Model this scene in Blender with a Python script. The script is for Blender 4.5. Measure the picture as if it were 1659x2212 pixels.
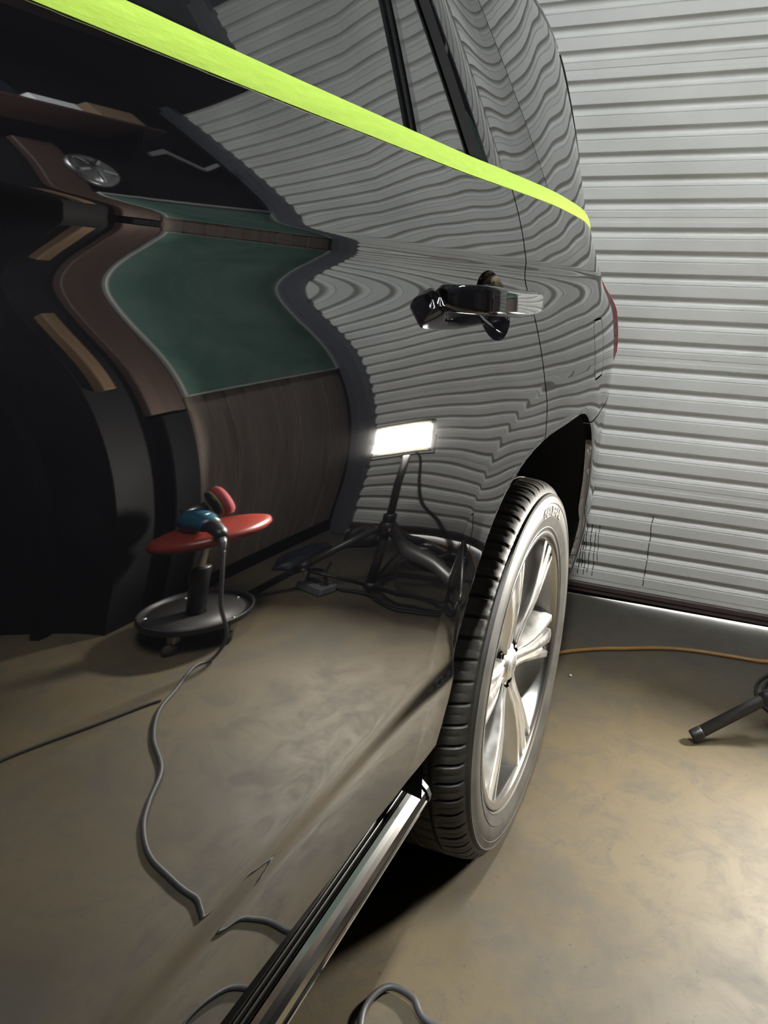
import bpy, math, random
import numpy as np
from mathutils import Matrix, Vector
for _o in list(bpy.data.objects): bpy.data.objects.remove(_o)
sc = bpy.context.scene
COL = sc.collection
R = math.radians
rnd = random.Random(7)

# ------------------------------------------------------------------ camera
FPX = 1700.0
YAW, PITCH, ROLL = 0.4242867, -0.3083317, 0.0236018
CAM = Vector((0.0, -0.34, 1.2218))
_f = Vector((math.cos(YAW)*math.cos(PITCH), math.sin(YAW)*math.cos(PITCH), math.sin(PITCH)))
_r0 = Vector((math.sin(YAW), -math.cos(YAW), 0)); _u0 = _r0.cross(_f)
_r = math.cos(ROLL)*_r0 + math.sin(ROLL)*_u0
_u = -math.sin(ROLL)*_r0 + math.cos(ROLL)*_u0
cd = bpy.data.cameras.new('camera'); cam = bpy.data.objects.new('camera', cd); COL.objects.link(cam)
m3 = Matrix((_r, _u, -_f)).transposed().to_4x4(); m3.translation = CAM; cam.matrix_world = m3
cd.sensor_fit = 'HORIZONTAL'; cd.sensor_width = 36.0; cd.lens = FPX/1659.0*36.0; cd.clip_start = .02
sc.camera = cam

# ------------------------------------------------------------------ world, exposure
sc.view_settings.view_transform = 'Standard'; sc.view_settings.look = 'None'
sc.view_settings.exposure = 0.0; sc.view_settings.gamma = 1.0; sc.view_settings.use_curve_mapping = False
w = bpy.data.worlds.new('World'); sc.world = w; w.use_nodes = True
wb = w.node_tree.nodes['Background']; wb.inputs[0].default_value = (1.0, .98, .95, 1); wb.inputs[1].default_value = 20.0
SHOP_EMIT = 500.0      # ceiling shop-light tubes
LAMP_EMIT = 1150.0     # flood lamp face
D = 2.906             # plane of the roll-up door
YT = -1.267           # edge of the door opening
YW = -1.379           # side wall
ZC = 3.45             # ceiling

# ------------------------------------------------------------------ helpers
def link(o, parent=None):
    COL.objects.link(o)
    if parent is not None: o.parent = parent
    return o
def mesh_obj(name, verts, faces, mat=None, parent=None, smooth=False, normals=None):
    me = bpy.data.meshes.new(name)
    me.from_pydata([tuple(map(float, v)) for v in verts], [], [tuple(map(int, f)) for f in faces])
    if smooth: me.polygons.foreach_set('use_smooth', [True]*len(me.polygons))
    if normals is not None: me.normals_split_custom_set_from_vertices([tuple(map(float, n)) for n in normals])
    if mat is not None: me.materials.append(mat)
    me.update()
    return link(bpy.data.objects.new(name, me), parent)
def thing(name, label, cat, group=None):
    o = bpy.data.objects.new(name, None); o.empty_display_size = .05
    COL.objects.link(o); o['label'] = label; o['category'] = cat
    if group: o['group'] = group
    return o
def tag(o, label, cat, group=None):
    o['label'] = label; o['category'] = cat
    if group: o['group'] = group
    return o
def struct(o, label=None):
    o['kind'] = 'structure'
    if label: o['label'] = label
    return o
class MB:
    def __init__(s): s.v = []; s.f = []
    def add(s, v, f):
        n = len(s.v); s.v += [tuple(a) for a in v]; s.f += [tuple(i+n for i in q) for q in f]; return s
    def box(s, x0, x1, y0, y1, z0, z1, bev=0.0):
        if bev <= 0:
            v = [(x, y, z) for z in (z0, z1) for y in (y0, y1) for x in (x0, x1)]
            return s.add(v, [(0,2,3,1), (4,5,7,6), (0,1,5,4), (2,6,7,3), (0,4,6,2), (1,3,7,5)])
        b = bev; cx, cy, cz = (x0+x1)/2, (y0+y1)/2, (z0+z1)/2
        hx, hy, hz = (x1-x0)/2, (y1-y0)/2, (z1-z0)/2
        v = []; idx = {}
        for sx in (-1, 1):
            for sy in (-1, 1):
                for sz in (-1, 1):
                    for a in range(3):
                        p = [hx, hy, hz]
                        for k in range(3):
                            if k != a: p[k] -= b
                        idx[(sx, sy, sz, a)] = len(v); v.append((cx+sx*p[0], cy+sy*p[1], cz+sz*p[2]))
        F = []
        for a in range(3):
            o1, o2 = [(1, 2), (2, 0), (0, 1)][a]
            for sg in (-1, 1):
                q = []
                for (u, t) in ((-1, -1), (1, -1), (1, 1), (-1, 1)):
                    sgn = [0, 0, 0]; sgn[a] = sg; sgn[o1] = u; sgn[o2] = t
                    q.append(idx[(*sgn, a)])
                F.append(tuple(q if sg > 0 else q[::-1]))
        for a in range(3):
            o1, o2 = [(1, 2), (2, 0), (0, 1)][a]
            for u in (-1, 1):
                for t in (-1, 1):
                    def k(sa, ax):
                        sgn = [0, 0, 0]; sgn[a] = sa; sgn[o1] = u; sgn[o2] = t; return idx[(*sgn, ax)]
                    q = [k(-1, o1), k(1, o1), k(1, o2), k(-1, o2)]
                    F.append(tuple(q if u*t < 0 else q[::-1]))
        for sx in (-1, 1):
            for sy in (-1, 1):
                for sz in (-1, 1):
                    q = [idx[(sx, sy, sz, a)] for a in range(3)]
                    F.append(tuple(q if sx*sy*sz > 0 else q[::-1]))
        return s.add(v, F)
    def tube(s, pts, rad, n=10, caps=True):
        P = [Vector(p) for p in pts]; m = len(P)
        rr = rad if isinstance(rad, (list, tuple)) else [rad]*m
        T = [(P[min(i+1, m-1)]-P[max(i-1, 0)]).normalized() for i in range(m)]
        a = Vector((0, 0, 1)) if abs(T[0].z) < .9 else Vector((1, 0, 0))
        nrm = (a - T[0]*a.dot(T[0])).normalized(); base = len(s.v)
        for i in range(m):
            nrm = (nrm - T[i]*nrm.dot(T[i])).normalized(); bi = T[i].cross(nrm)
            for k in range(n):
                t = 2*math.pi*k/n
                s.v.append(tuple(P[i]+(nrm*math.cos(t)+bi*math.sin(t))*rr[i]))
        for i in range(m-1):
            for k in range(n):
                k2 = (k+1) % n
                s.f.append((base+i*n+k, base+i*n+k2, base+(i+1)*n+k2, base+(i+1)*n+k))
        if caps:
            s.f.append(tuple(base+k for k in range(n))[::-1]); s.f.append(tuple(base+(m-1)*n+k for k in range(n)))
        return s
    def revolve(s, prof, n=32, M=None, close=False):
        """prof: (r, h) pairs about local z"""
        base = len(s.v); m = len(prof)
        for i in range(n):
            t = 2*math.pi*i/n
            for (r, h) in prof:
                v = Vector((r*math.cos(t), r*math.sin(t), h))
                s.v.append(tuple(M @ v) if M is not None else tuple(v))
        for i in range(n):
            j = (i+1) % n
            for k in range(m-1 if not close else m):
                k2 = (k+1) % m
                s.f.append((base+i*m+k, base+j*m+k, base+j*m+k2, base+i*m+k2))
        return s
    def prism(s, poly, y0, y1, axis='y'):
        """extrude an (a,b) polygon: axis y -> (x,z); x -> (y,z); z -> (x,y)"""
        base = len(s.v); n = len(poly)
        for h in (y0, y1):
            for (a, b) in poly:
                s.v.append({'y': (a, h, b), 'x': (h, a, b), 'z': (a, b, h)}[axis])
        for k in range(n):
            k2 = (k+1) % n; s.f.append((base+k, base+k2, base+n+k2, base+n+k))
        s.f.append(tuple(base+k for k in range(n))[::-1]); s.f.append(tuple(base+n+k for k in range(n)))
        return s
    def obj(s, name, mat, parent=None, smooth=False):
        return mesh_obj(name, s.v, s.f, mat, parent, smooth)
def smooth_path(pts, n=8):
    P = [Vector(p) for p in pts]; out = []
    for i in range(len(P)-1):
        p0, p1, p2, p3 = P[max(i-1, 0)], P[i], P[i+1], P[min(i+2, len(P)-1)]
        for k in range(n):
            t = k/n
            out.append(.5*((2*p1)+(p2-p0)*t+(2*p0-5*p1+4*p2-p3)*t*t+(3*p1-p0-3*p2+p3)*t**3))
    out.append(P[-1]); return out

# ------------------------------------------------------------------ materials
def pm(name, col, rough=.5, metal=0.0, ior=1.5, coat=0.0, emit=None, es=0.0, trans=0.0, alpha=1.0):
    m = bpy.data.materials.new(name); m.use_nodes = True
    b = m.node_tree.nodes['Principled BSDF']
    b.inputs['Base Color'].default_value = (*col, 1); b.inputs['Roughness'].default_value = rough
    b.inputs['Metallic'].default_value = metal; b.inputs['IOR'].default_value = ior
    b.inputs['Coat Weight'].default_value = coat; b.inputs['Coat Roughness'].default_value = .03
    b.inputs['Transmission Weight'].default_value = trans
    if emit: b.inputs['Emission Color'].default_value = (*emit, 1); b.inputs['Emission Strength'].default_value = es
    return m
class NT:
    def __init__(s, m): s.t = m.node_tree; s.b = s.t.nodes['Principled BSDF']; s.tc = s.n('ShaderNodeTexCoord')
    def n(s, typ, **kw):
        x = s.t.nodes.new(typ)
        for k, v in kw.items(): setattr(x, k, v)
        return x
    def l(s, a, b): s.t.links.new(a, b)
    def mapping(s, scale, coord='Object', rot=(0, 0, 0)):
        mp = s.n('ShaderNodeMapping'); mp.inputs['Scale'].default_value = scale; mp.inputs['Rotation'].default_value = rot
        s.l(s.tc.outputs[coord], mp.inputs[0]); return mp.outputs[0]
    def noise(s, vec, scale=5, detail=4, rough=.55, dist=0.0):
        x = s.n('ShaderNodeTexNoise'); x.inputs['Scale'].default_value = scale; x.inputs['Detail'].default_value = detail
        x.inputs['Roughness'].default_value = rough; x.inputs['Distortion'].default_value = dist
        s.l(vec, x.inputs['Vector']); return x.outputs['Fac']
    def ramp(s, fac, stops):
        x = s.n('ShaderNodeValToRGB'); e = x.color_ramp.elements
        while len(e) < len(stops): e.new(.5)
        for i, (p, c) in enumerate(stops):
            e[i].position = p; e[i].color = (*c, 1) if len(c) == 3 else c
        s.l(fac, x.inputs[0]); return x.outputs[0]
    def mix(s, fac, a, b, mode='MIX'):
        x = s.n('ShaderNodeMix', data_type='RGBA', blend_type=mode)
        for i, vv in ((0, fac), (6, a), (7, b)):
            if hasattr(vv, 'links') or hasattr(vv, 'is_linked'): s.l(vv, x.inputs[i])
            elif i == 0: x.inputs[0].default_value = vv
            else: x.inputs[i].default_value = (*vv, 1)
        return x.outputs[2]
    def math(s, op, a, b=0.0, clamp=False):
        x = s.n('ShaderNodeMath', operation=op); x.use_clamp = clamp
        for i, vv in ((0, a), (1, b)):
            if hasattr(vv, 'is_linked'): s.l(vv, x.inputs[i])
            else: x.inputs[i].default_value = vv
        return x.outputs[0]
    def bump(s, h, strength=.2, dist=.01):
        x = s.n('ShaderNodeBump'); x.inputs['Strength'].default_value = strength; x.inputs['Distance'].default_value = dist
        s.l(h, x.inputs['Height']); s.l(x.outputs[0], s.b.inputs['Normal'])
    def color(s, c): s.l(c, s.b.inputs['Base Color'])
    def rough(s, c): s.l(c, s.b.inputs['Roughness'])

M = {}
M['paint'] = pm('black_car_paint', (.004, .004, .005), .02, 0, 3.4)
M['glass'] = pm('dark_window_glass', (.012, .013, .014), .012, 0, 3.0)
M['trim'] = pm('black_window_trim', (.004, .004, .0045), .55, 0, 1.3)
M['glosstrim'] = pm('gloss_black_trim', (.006, .006, .007), .06, 0, 1.9)
M['seal'] = pm('rubber_seal', (.006, .006, .006), .6)
M['liner'] = pm('wheel_arch_liner', (.010, .011, .014), .75)
M['void'] = pm('dark_body_inside', (.006, .006, .007), .8)
M['chrome'] = pm('chrome', (.82, .82, .82), .06, 1.0)
M['satin'] = pm('brushed_chrome', (.70, .69, .67), .12, 1.0)
M['tail'] = pm('red_tail_lens', (.33, .015, .02), .03, 0, 1.9)
M['smoke'] = pm('smoked_lens', (.03, .012, .014), .03, 0, 1.8)
M['tape'] = pm('lime_masking_tape', (.60, .85, .10), .5, 0, 1.4)
n = NT(M['tape']); v = n.mapping((6, 60, 60)); n.color(n.ramp(n.noise(v, 4, 3), [(.3, (.285, .43, .055)), (.7, (.33, .48, .07))])); n.bump(n.noise(n.mapping((20, 120, 120)), 6, 3), .15, .002)
M['rubber'] = pm('tyre_rubber', (.030, .029, .028), .55)
n = NT(M['rubber']); v = n.mapping((1, 1, 1))
n.color(n.ramp(n.noise(v, 14, 4), [(.3, (.026, .024, .021)), (.75, (.062, .057, .048))])); n.bump(n.noise(v, 260, 2), .15, .001)
M['letter'] = pm('tyre_letters', (.30, .28, .235), .6)
M['alu'] = pm('polished_wheel', (.86, .85, .82), .3, 1.0)
n = NT(M['alu']); v = n.mapping((1, 1, 1)); n.rough(n.ramp(n.noise(v, 25, 2), [(.3, (.28,)*3), (.8, (.40,)*3)]))
M['barrel'] = pm('wheel_barrel', (.50, .49, .47), .24, 1.0)
M['brake'] = pm('brake_disc', (.22, .21, .20), .35, 1.0)
M['grip'] = pm('step_grip', (.012, .012, .012), .45)
M['black'] = pm('black_plastic', (.012, .012, .013), .42)
M['legmetal'] = pm('dark_tripod_tube', (.022, .021, .022), .38)
M['cable'] = pm('black_cable', (.012, .012, .012), .55)
M['greycable'] = pm('grey_cable', (.055, .055, .058), .5)
M['orange'] = pm('orange_cord', (.40, .19, .035), .5)
n = NT(M['orange']); v = n.mapping((1, 1, 1)); n.color(n.ramp(n.noise(v, 8, 4), [(.3, (.15, .085, .03)), (.7, (.32, .15, .03))]))
M['rivet'] = pm('steel_rivet', (.75, .75, .75), .2, 1.0)
M['red'] = pm('red_vinyl', (.17, .022, .015), .38)
M['redfoam'] = pm('red_foam', (.22, .03, .035), .85)
M['blue'] = pm('blue_tool_plastic', (.010, .055, .09), .38)
M['steel'] = pm('grey_steel', (.35, .35, .36), .35, 1.0)
M['yellow'] = pm('yellow_backing', (.30, .26, .07), .6)
M['caster'] = pm('caster_rubber', (.03, .028, .027), .5)
M['lampglow'] = pm('lamp_glow', (1, 1, 1), .5, emit=(1.0, .955, .86), es=LAMP_EMIT)
M['lamprim'] = pm('lamp_reflector', (.62, .55, .33), .25, 1.0)
M['tubeglow'] = pm('tube_glow', (1, 1, 1), .5, emit=(.97, 1.0, .985), es=SHOP_EMIT)
M['whitepaint'] = pm('white_enamel', (.75, .76, .75), .35)
M['paper'] = pm('white_paper', (.72, .73, .75), .7)
M['card'] = pm('cardboard', (.22, .15, .09), .8)
M['bag'] = pm('dark_bag', (.010, .013, .022), .5)
M['greyplastic'] = pm('grey_plastic', (.16, .165, .17), .35)
M['blackwood'] = pm('black_painted_wood', (.0025, .0025, .003), .9)
M['track'] = pm('door_track', (.10, .105, .125), .42, .3)
M['bottombar'] = pm('door_bottom_bar', (.055, .036, .034), .55)
M['pebble'] = pm('pebble', (.6, .56, .48), .7)
for _k in ('trim', 'blackwood', 'seal', 'liner'): M[_k].node_tree.nodes['Principled BSDF'].inputs['Specular IOR Level'].default_value = .12
M['stain'] = pm('dark_grime', (.03, .03, .028), .7)

def wood(name, c0, c1, axis='z', rough=.6, scale=1.0):
    m = pm(name, c0, rough); n = NT(m)
    sc_ = {'z': (14*scale, 14*scale, .9*scale), 'x': (.9*scale, 14*scale, 14*scale), 'y': (14*scale, .9*scale, 14*scale)}[axis]
    v = n.mapping(sc_); a = n.noise(v, 2.2, 6, .6, .8)
    n.color(n.ramp(a, [(.25, c0), (.75, c1)])); n.bump(a, .25, .004); return m
M['plank'] = wood('grey_brown_plank', (.085, .064, .052), (.185, .15, .128))
M['redwood'] = wood('red_brown_trim_wood', (.026, .013, .009), (.055, .029, .020))
M['stud'] = wood('raw_stud_wood', (.070, .040, .018), (.135, .080, .040))
M['studx'] = wood('raw_rail_wood', (.070, .040, .018), (.135, .080, .040), 'x')
M['cabinet'] = wood('dark_cabinet_wood', (.012, .008, .006), (.03, .021, .014), rough=.45)
M['beam'] = wood('dark_ceiling_beam', (.018, .012, .010), (.05, .032, .026), 'y')
M['beamx'] = wood('dark_red_joist', (.03, .012, .010), (.065, .026, .02), 'x')
M['deck'] = wood('dark_ceiling_board', (.006, .006, .007), (.018, .017, .018), 'x')

# chalkboard
M['board'] = pm('green_board', (.035, .085, .07), .45)
n = NT(M['board']); v = n.mapping((1, 1, 1)); a = n.noise(v, 3.2, 5, .6, .6)
n.color(n.ramp(a, [(.35, (.038, .105, .082)), (.7, (.095, .165, .138))]))
M['alframe'] = pm('board_frame', (.42, .42, .40), .4, .6)

# roll-up door paint
M['door'] = pm('white_door_paint', (.70, .705, .69), .42)
n = NT(M['door']); vw = n.mapping((1, 1, 1), 'Generated'); tcw = n.n('ShaderNodeNewGeometry')
pos = tcw.outputs['Position']
a = n.n('ShaderNodeTexNoise'); a.inputs['Scale'].default_value = 3.0; a.inputs['Detail'].default_value = 6; n.l(pos, a.inputs['Vector'])
base = n.ramp(a.outputs['Fac'], [(.3, (.62, .63, .61)), (.7, (.76, .765, .75))])
mp = n.n('ShaderNodeMapping'); mp.inputs['Scale'].default_value = (1, 5, 40); n.l(pos, mp.inputs[0])
b_ = n.n('ShaderNodeTexNoise'); b_.inputs['Scale'].default_value = 2.5; b_.inputs['Detail'].default_value = 8; b_.inputs['Roughness'].default_value = .7; n.l(mp.outputs[0], b_.inputs['Vector'])
smear = n.ramp(b_.outputs['Fac'], [(.60, (0, 0, 0)), (.72, (1, 1, 1))])
sep = n.n('ShaderNodeSeparateXYZ'); n.l(pos, sep.inputs[0])
low = n.math('MULTIPLY_ADD', sep.outputs[2], -.55); low.node.inputs[2].default_value = .95; low.node.use_clamp = True
c1 = n.mix(n.math('MULTIPLY', n.math('MULTIPLY', smear, low), .5), base, (.20, .185, .15))
sp = n.n('ShaderNodeTexNoise'); sp.inputs['Scale'].default_value = 55; sp.inputs['Detail'].default_value = 3; n.l(pos, sp.inputs['Vector'])
spk = n.ramp(sp.outputs['Fac'], [(.70, (0, 0, 0)), (.76, (1, 1, 1))])
c2 = n.mix(n.math('MULTIPLY', n.math('MULTIPLY', spk, low), .55), c1, (.12, .11, .09))
grime = n.n('ShaderNodeTexNoise'); grime.inputs['Scale'].default_value = 1.3; grime.inputs['Detail'].default_value = 4; n.l(pos, grime.inputs['Vector'])
low2 = n.math('MULTIPLY_ADD', sep.outputs[2], -1.6); low2.node.inputs[2].default_value = 1.0; low2.node.use_clamp = True
c3 = n.mix(n.math('MULTIPLY', n.math('MULTIPLY', grime.outputs['Fac'], low2), .75), c2, (.30, .285, .235))
n.color(c3)

# concrete floor
M['floor'] = pm('worn_concrete', (.27, .23, .17), .5)
n = NT(M['floor']); v = n.mapping((1, 1, 1))
a = n.noise(v, 1.7, 6, .6, .5); b2 = n.noise(v, 9, 8, .72, .6)
base = n.ramp(a, [(.32, (.049, .038, .024)), (.48, (.082, .063, .034)), (.62, (.116, .088, .044)), (.75, (.148, .111, .052))])
c1 = n.mix(n.math('MULTIPLY', n.ramp(b2, [(.48, (0, 0, 0)), (.60, (1, 1, 1))]), .6), base, (.064, .055, .042))
g = n.noise(n.mapping((1.2, .6, 1)), 2.1, 5, .6, .9)
c2 = n.mix(n.math('MULTIPLY', n.ramp(g, [(.55, (0, 0, 0)), (.68, (1, 1, 1))]), .4), c1, (.058, .055, .049))
fs = n.noise(v, 110, 6, .7)
c3 = n.mix(n.math('MULTIPLY', n.ramp(fs, [(.62, (0, 0, 0)), (.74, (1, 1, 1))]), .28), c2, (.20, .165, .105))
ds = n.noise(v, 75, 3, .5)
c4 = n.mix(n.math('MULTIPLY', n.ramp(ds, [(.66, (0, 0, 0)), (.72, (1, 1, 1))]), .7), c3, (.04, .033, .026))
# grey shade of the unlit floor by the door, painted into the colour
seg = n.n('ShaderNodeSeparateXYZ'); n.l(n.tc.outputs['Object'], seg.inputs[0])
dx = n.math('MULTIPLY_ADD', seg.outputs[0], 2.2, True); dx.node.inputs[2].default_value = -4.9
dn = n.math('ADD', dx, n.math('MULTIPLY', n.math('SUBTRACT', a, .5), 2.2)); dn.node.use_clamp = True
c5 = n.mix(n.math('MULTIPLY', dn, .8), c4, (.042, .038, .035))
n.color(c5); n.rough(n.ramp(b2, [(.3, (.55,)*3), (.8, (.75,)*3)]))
n.bump(n.math('ADD', n.math('MULTIPLY', fs, .4), b2), .12, .004)
M['outside'] = pm('sunlit_driveway', (.62, .60, .56), .8)
M['wallpaint'] = pm('dark_wall', (.045, .043, .045), .7)
M['wallpaint'].node_tree.nodes['Principled BSDF'].inputs['Specular IOR Level'].default_value = .1
n = NT(M['wallpaint']); v = n.mapping((1, 1, 1)); n.color(n.ramp(n.noise(v, 4, 5), [(.3, (.003, .003, .0034)), (.7, (.008, .0075, .008))]))
M['farwall'] = pm('dim_far_wall', (.10, .095, .09), .8)
n = NT(M['farwall']); v = n.mapping((1, 1, 1)); n.color(n.ramp(n.noise(v, 2, 5), [(.3, (.03, .029, .027)), (.7, (.06, .057, .052))]))

# ------------------------------------------------------------------ room shell
XB, YL = -3.6, 3.4
XR, YR = 1.70, -2.45          # recess beside the board
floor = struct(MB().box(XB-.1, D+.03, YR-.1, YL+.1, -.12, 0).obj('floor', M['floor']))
drive = struct(MB().box(D+.03, D+3.0, -4, 5, -.14, -.002).obj('driveway', M['outside']))
struct(MB().box(XB-.1, D+.25, YR-.2, YL+.2, ZC, ZC+.1).obj('ceiling', M['deck']))
struct(MB().box(XB-.1, D+.1, YL, YL+.1, 0, ZC).obj('wall_left', M['farwall']))
struct(MB().box(XB-.1, XB, YR-.1, YL, 0, ZC).obj('wall_back', M['farwall']))
wr = struct(MB().box(XR, D+.1, YW-.12, YW-.018, 0, ZC).obj('wall_right', M['wallpaint']))
struct(MB().box(XR-.0, XR+.1, YR, YW-.12, 0, ZC).obj('wall_recess_end', M['wallpaint']))
struct(MB().box(XB, XR+.1, YR-.1, YR, 0, ZC).obj('wall_recess', M['wallpaint']))
DT = 2.76                      # top of the door opening
DY1 = 2.45
wf = MB().box(D+.0, D+.12, YW-.12, YT-.045, 0, ZC).box(D+.0, D+.12, DY1, YL+.1, 0, ZC).box(D+.0, D+.12, YT-.045, DY1, DT, ZC)
struct(wf.obj('wall_front', M['wallpaint']))
# vertical boards of the right wall (below and behind the green board)
x = 2.045; k = 0
while x < D-.01:
    w_ = min(.094 + rnd.uniform(-.008, .008), D-.004-x)
    MB().box(x, x+w_-.004, YW-.018, YW+rnd.uniform(-.003, .002), .0, 2.0, .002).obj('plank', M['plank'], wr)
    x += w_
MB().box(2.0, D-.002, YW-.002, YW+.012, 0, .07, .003).obj('skirting', M['blackwood'], wr)
MB().box(1.872, 2.022, YW-.018, YW+.012, 1.15, 2.30, .003).obj('board_trim', M['redwood'], wr)
MB().box(2.005, 2.040, YW-.018, YW+.010, .0, 1.14, .003).obj('corner_strip', M['redwood'], wr)
MB().box(1.885, 2.0, YW-.018, YW+.035, .0, 1.14, .004).obj('lower_post', M['blackwood'], wr)
MB().box(1.738, 1.785, YW-.018, YW+.02, 1.34, 1.86, .003).obj('stud', M['stud'], wr)
# ceiling joists
for i in range(6):
    xx = -2.8 + i*1.0
    struct(MB().box(xx, xx+.09, YW-.0, YL, ZC-.16, ZC-.001, .004).obj('beam', M['beam'], bpy.data.objects['ceiling']))
MB().box(XB, D-.01, -1.02, -.93, ZC-.24, ZC-.16, .004).obj('joist', M['beamx'], bpy.data.objects['ceiling'])
MB().box(XB, D-.01, -.30, -.21, ZC-.24, ZC-.16, .004).obj('joist', M['beamx'], bpy.data.objects['ceiling'])

# ------------------------------------------------------------------ roll-up door
door = struct(MB().box(D+.002, D+.012, YT, DY1, .03, DT+.05).obj('door_1', M['door']), 'white corrugated roll-up steel door behind the car')
def slat_mesh(h, seam):
    p = [(-.0170, 0), (-.0176, .0020)]
    if seam: p += [(-.0176, .0150), (-.0155, .0162), (-.0155, .0300), (-.0172, .0315)]
    o = h-.0729
    p += [(-.0176, .0335+o), (-.0150, .0352+o), (-.0125, .0368+o), (-.0150, .0395+o), (-.0085, .0425+o), (-.0035, .0465+o), (-.0008, .0515+o), (0, .0560+o), (-.0010, .0605+o), (-.0040, .0650+o), (-.0085, .0690+o), (-.0130, .0715+o), (-.0176, h)]
    v = []; f = []
    for yy in (YT+.005, DY1-.005):
        for (a, b) in p: v.append((a, yy, b))
    m = len(p)
    for i in range(m-1): f.append((i, i+1, m+i+1, m+i))
    me = bpy.data.meshes.new('curtain_slat'); me.from_pydata(v, [], [t for t in f]); me.materials.append(M['door'])
    me.polygons.foreach_set('use_smooth', [(9 if seam else 5) <= i < m-1 for i in range(m-1)])
    return me
SM = {False: slat_mesh(.0729, False), True: slat_mesh(.0884, True)}
z = .0785; nn = 0
while z < DT+.02:
    seam = ((nn) % 6 == 5)
    o = bpy.data.objects.new('slat', SM[seam]); COL.objects.link(o); o.parent = door
    o.location = (D, 0, z); z += .0884 if seam else .0729; nn += 1
MB().box(D-.016, D+.002, YT, DY1, .058, .080, .003).obj('bottom_rail', M['door'], door)
MB().box(D-.020, D+.006, YT, DY1, .034, .058, .004).obj('bottom_bar', M['bottombar'], door)
MB().box(D-.014, D+.006, YT, DY1, .017, .034, .003).obj('bar_lip', M['bottombar'], door)
sv = []
for (yy, zb) in ((YT, .0098), (-.55, .0082), (-.10, .0050), (.10, .0008), (DY1, .0004)):
    for (xx, zz) in ((D-.004, .018), (D-.004, zb), (D+.001, zb), (D+.001, .018)): sv.append((xx, yy, zz))
sf = []
for i in range(4):
    for k_ in range(4): sf.append((i*4+k_, i*4+(k_+1) % 4, i*4+4+(k_+1) % 4, i*4+4+k_))
mesh_obj('bottom_seal', sv, sf, M['seal'], door)
tr = MB().box(D-.055, D+.0, YT-.052, YT+.004, 0, DT+.1, .004).box(D-.012, D+.0, YT-.10, YT-.052, 0, DT+.1, .002)
tr.obj('guide_track', M['track'], door)
MB().box(D-.055, D+.0, DY1-.004, DY1+.052, 0, DT+.1, .004).obj('guide_track', M['track'], door)
# grime runs on the lower slats
SP = [(0, -.0176), (.0335, -.0176), (.0368, -.0125), (.0395, -.0150), (.0425, -.0085), (.0465, -.0035), (.0515, -.0008), (.056, 0), (.0605, -.001), (.065, -.004), (.069, -.0085), (.0715, -.013), (.0728, -.0176)]
def slat_x(z): return D+float(np.interp((z-.0785) % .0729, [a for a, b in SP], [b for a, b in SP]))
for i, (yy, z0, z1, wd) in enumerate([(-.105, .085, .36, .0022), (.105, .10, .30, .002), (.118, .09, .33, .002), (.128, .12, .31, .0024), (.139, .09, .29, .002), (.085, .09, .27, .0018), (.070, .15, .30, .0016), (.165, .085, .16, .0016)]):
    zs = np.arange(z0, z1, .004); gv = []; off = 0
    for zz in zs:
        off += rnd.uniform(-.0007, .0007)
        for (a, b) in ((-1, .0006), (1, .0006), (1, -.001), (-1, -.001)): gv.append((slat_x(zz)-b, yy+off+a*wd*rnd.uniform(.5, 1), zz))
    gf = []
    for k_ in range(len(zs)-1):
        for c in range(4): gf.append((k_*4+c, k_*4+(c+1) % 4, k_*4+4+(c+1) % 4, k_*4+4+c))
    mesh_obj('grime_run', gv, gf, M['stain'], door)

# ------------------------------------------------------------------ car body surface
K = np.array([.40, .5, .6, .650, .660, .668, .682, .705, .73, .8, .9, 1.0, 1.08, 1.14, 1.175, 1.20, 1.222, 1.236, 1.2432, 1.2482, 1.262, 1.30, 1.352])
S_ = np.array([-.40, -.24, -.16, -.10, .24, .22, .0, -.10, -.086, -.056, -.0585, -.015, .0913, .1839, .2719, .2937, .1525, -.085, -.035, .205, .217, .295, .402])
# dense, smoothed slope table (soft below the shoulder, crisp at the shoulder crease)
WT = np.arange(.36, 1.42, .0004); ST = np.interp(WT, K, S_)
def gsm(a, sig):
    h = int(sig*3.2/.0004); k = np.exp(-.5*((np.arange(-h, h+1)*.0004)/sig)**2); k /= k.sum()
    return np.convolve(np.pad(a, h, mode='edge'), k, mode='valid')
_t = np.clip((WT-1.221)/.010, 0, 1); _t = _t*_t*(3-2*_t)
ST = gsm(ST, .0075)*(1-_t)+gsm(ST, .0013)*_t
CUM = np.concatenate([[0], np.cumsum((ST[1:]+ST[:-1])/2*.0004)])
def gint(wv):
    wv = np.asarray(wv, float); wc = np.clip(wv, WT[0], WT[-1]-1e-9); f = (wc-WT[0])/.0004; i = np.clip(f.astype(int), 0, len(WT)-2); u = (f-i)*.0004
    return CUM[i]+ST[i]*u+(ST[i+1]-ST[i])/.0004*u*u/2+(wv-wc)*ST[i]
G0 = float(gint(np.array([.95]))[0])
A0, A1, A2 = .01989, -.07599, .00221
def hpoly(t): return A0*t+A1*t*t/2+A2*t**3/3
def smst(a, b, t):
    u = np.clip((t-a)/(b-a), 0, 1); return u*u*(3-2*u)
def zshift(x): return .031*(np.clip(x, -1.2, 2.6)-.6)        # feature lines fall slightly to the rear
def hfun(x, wv):
    x = np.asarray(x, float)
    k = .25+.085*smst(1.15, 1.30, wv)
    s13 = A0+A1*1.3+A2*1.69
    mid = hpoly(np.clip(x, 0, 1.3))-hpoly(1.3)
    u = np.clip(x-1.3, 0, None)
    rear = s13*u+k*u*u/2 + 7.0*np.clip(x-2.40, 0, None)**2
    fr = np.clip(-x, 0, None); front = -A0*fr + .035*np.clip(fr-1.2, 0, None)**2
    return mid+rear+front
ARCHX, ARCHZ, ARX, ARZ, ARN = 1.50, .42, .52, .522, 3.2
FARCH = -1.52
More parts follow.
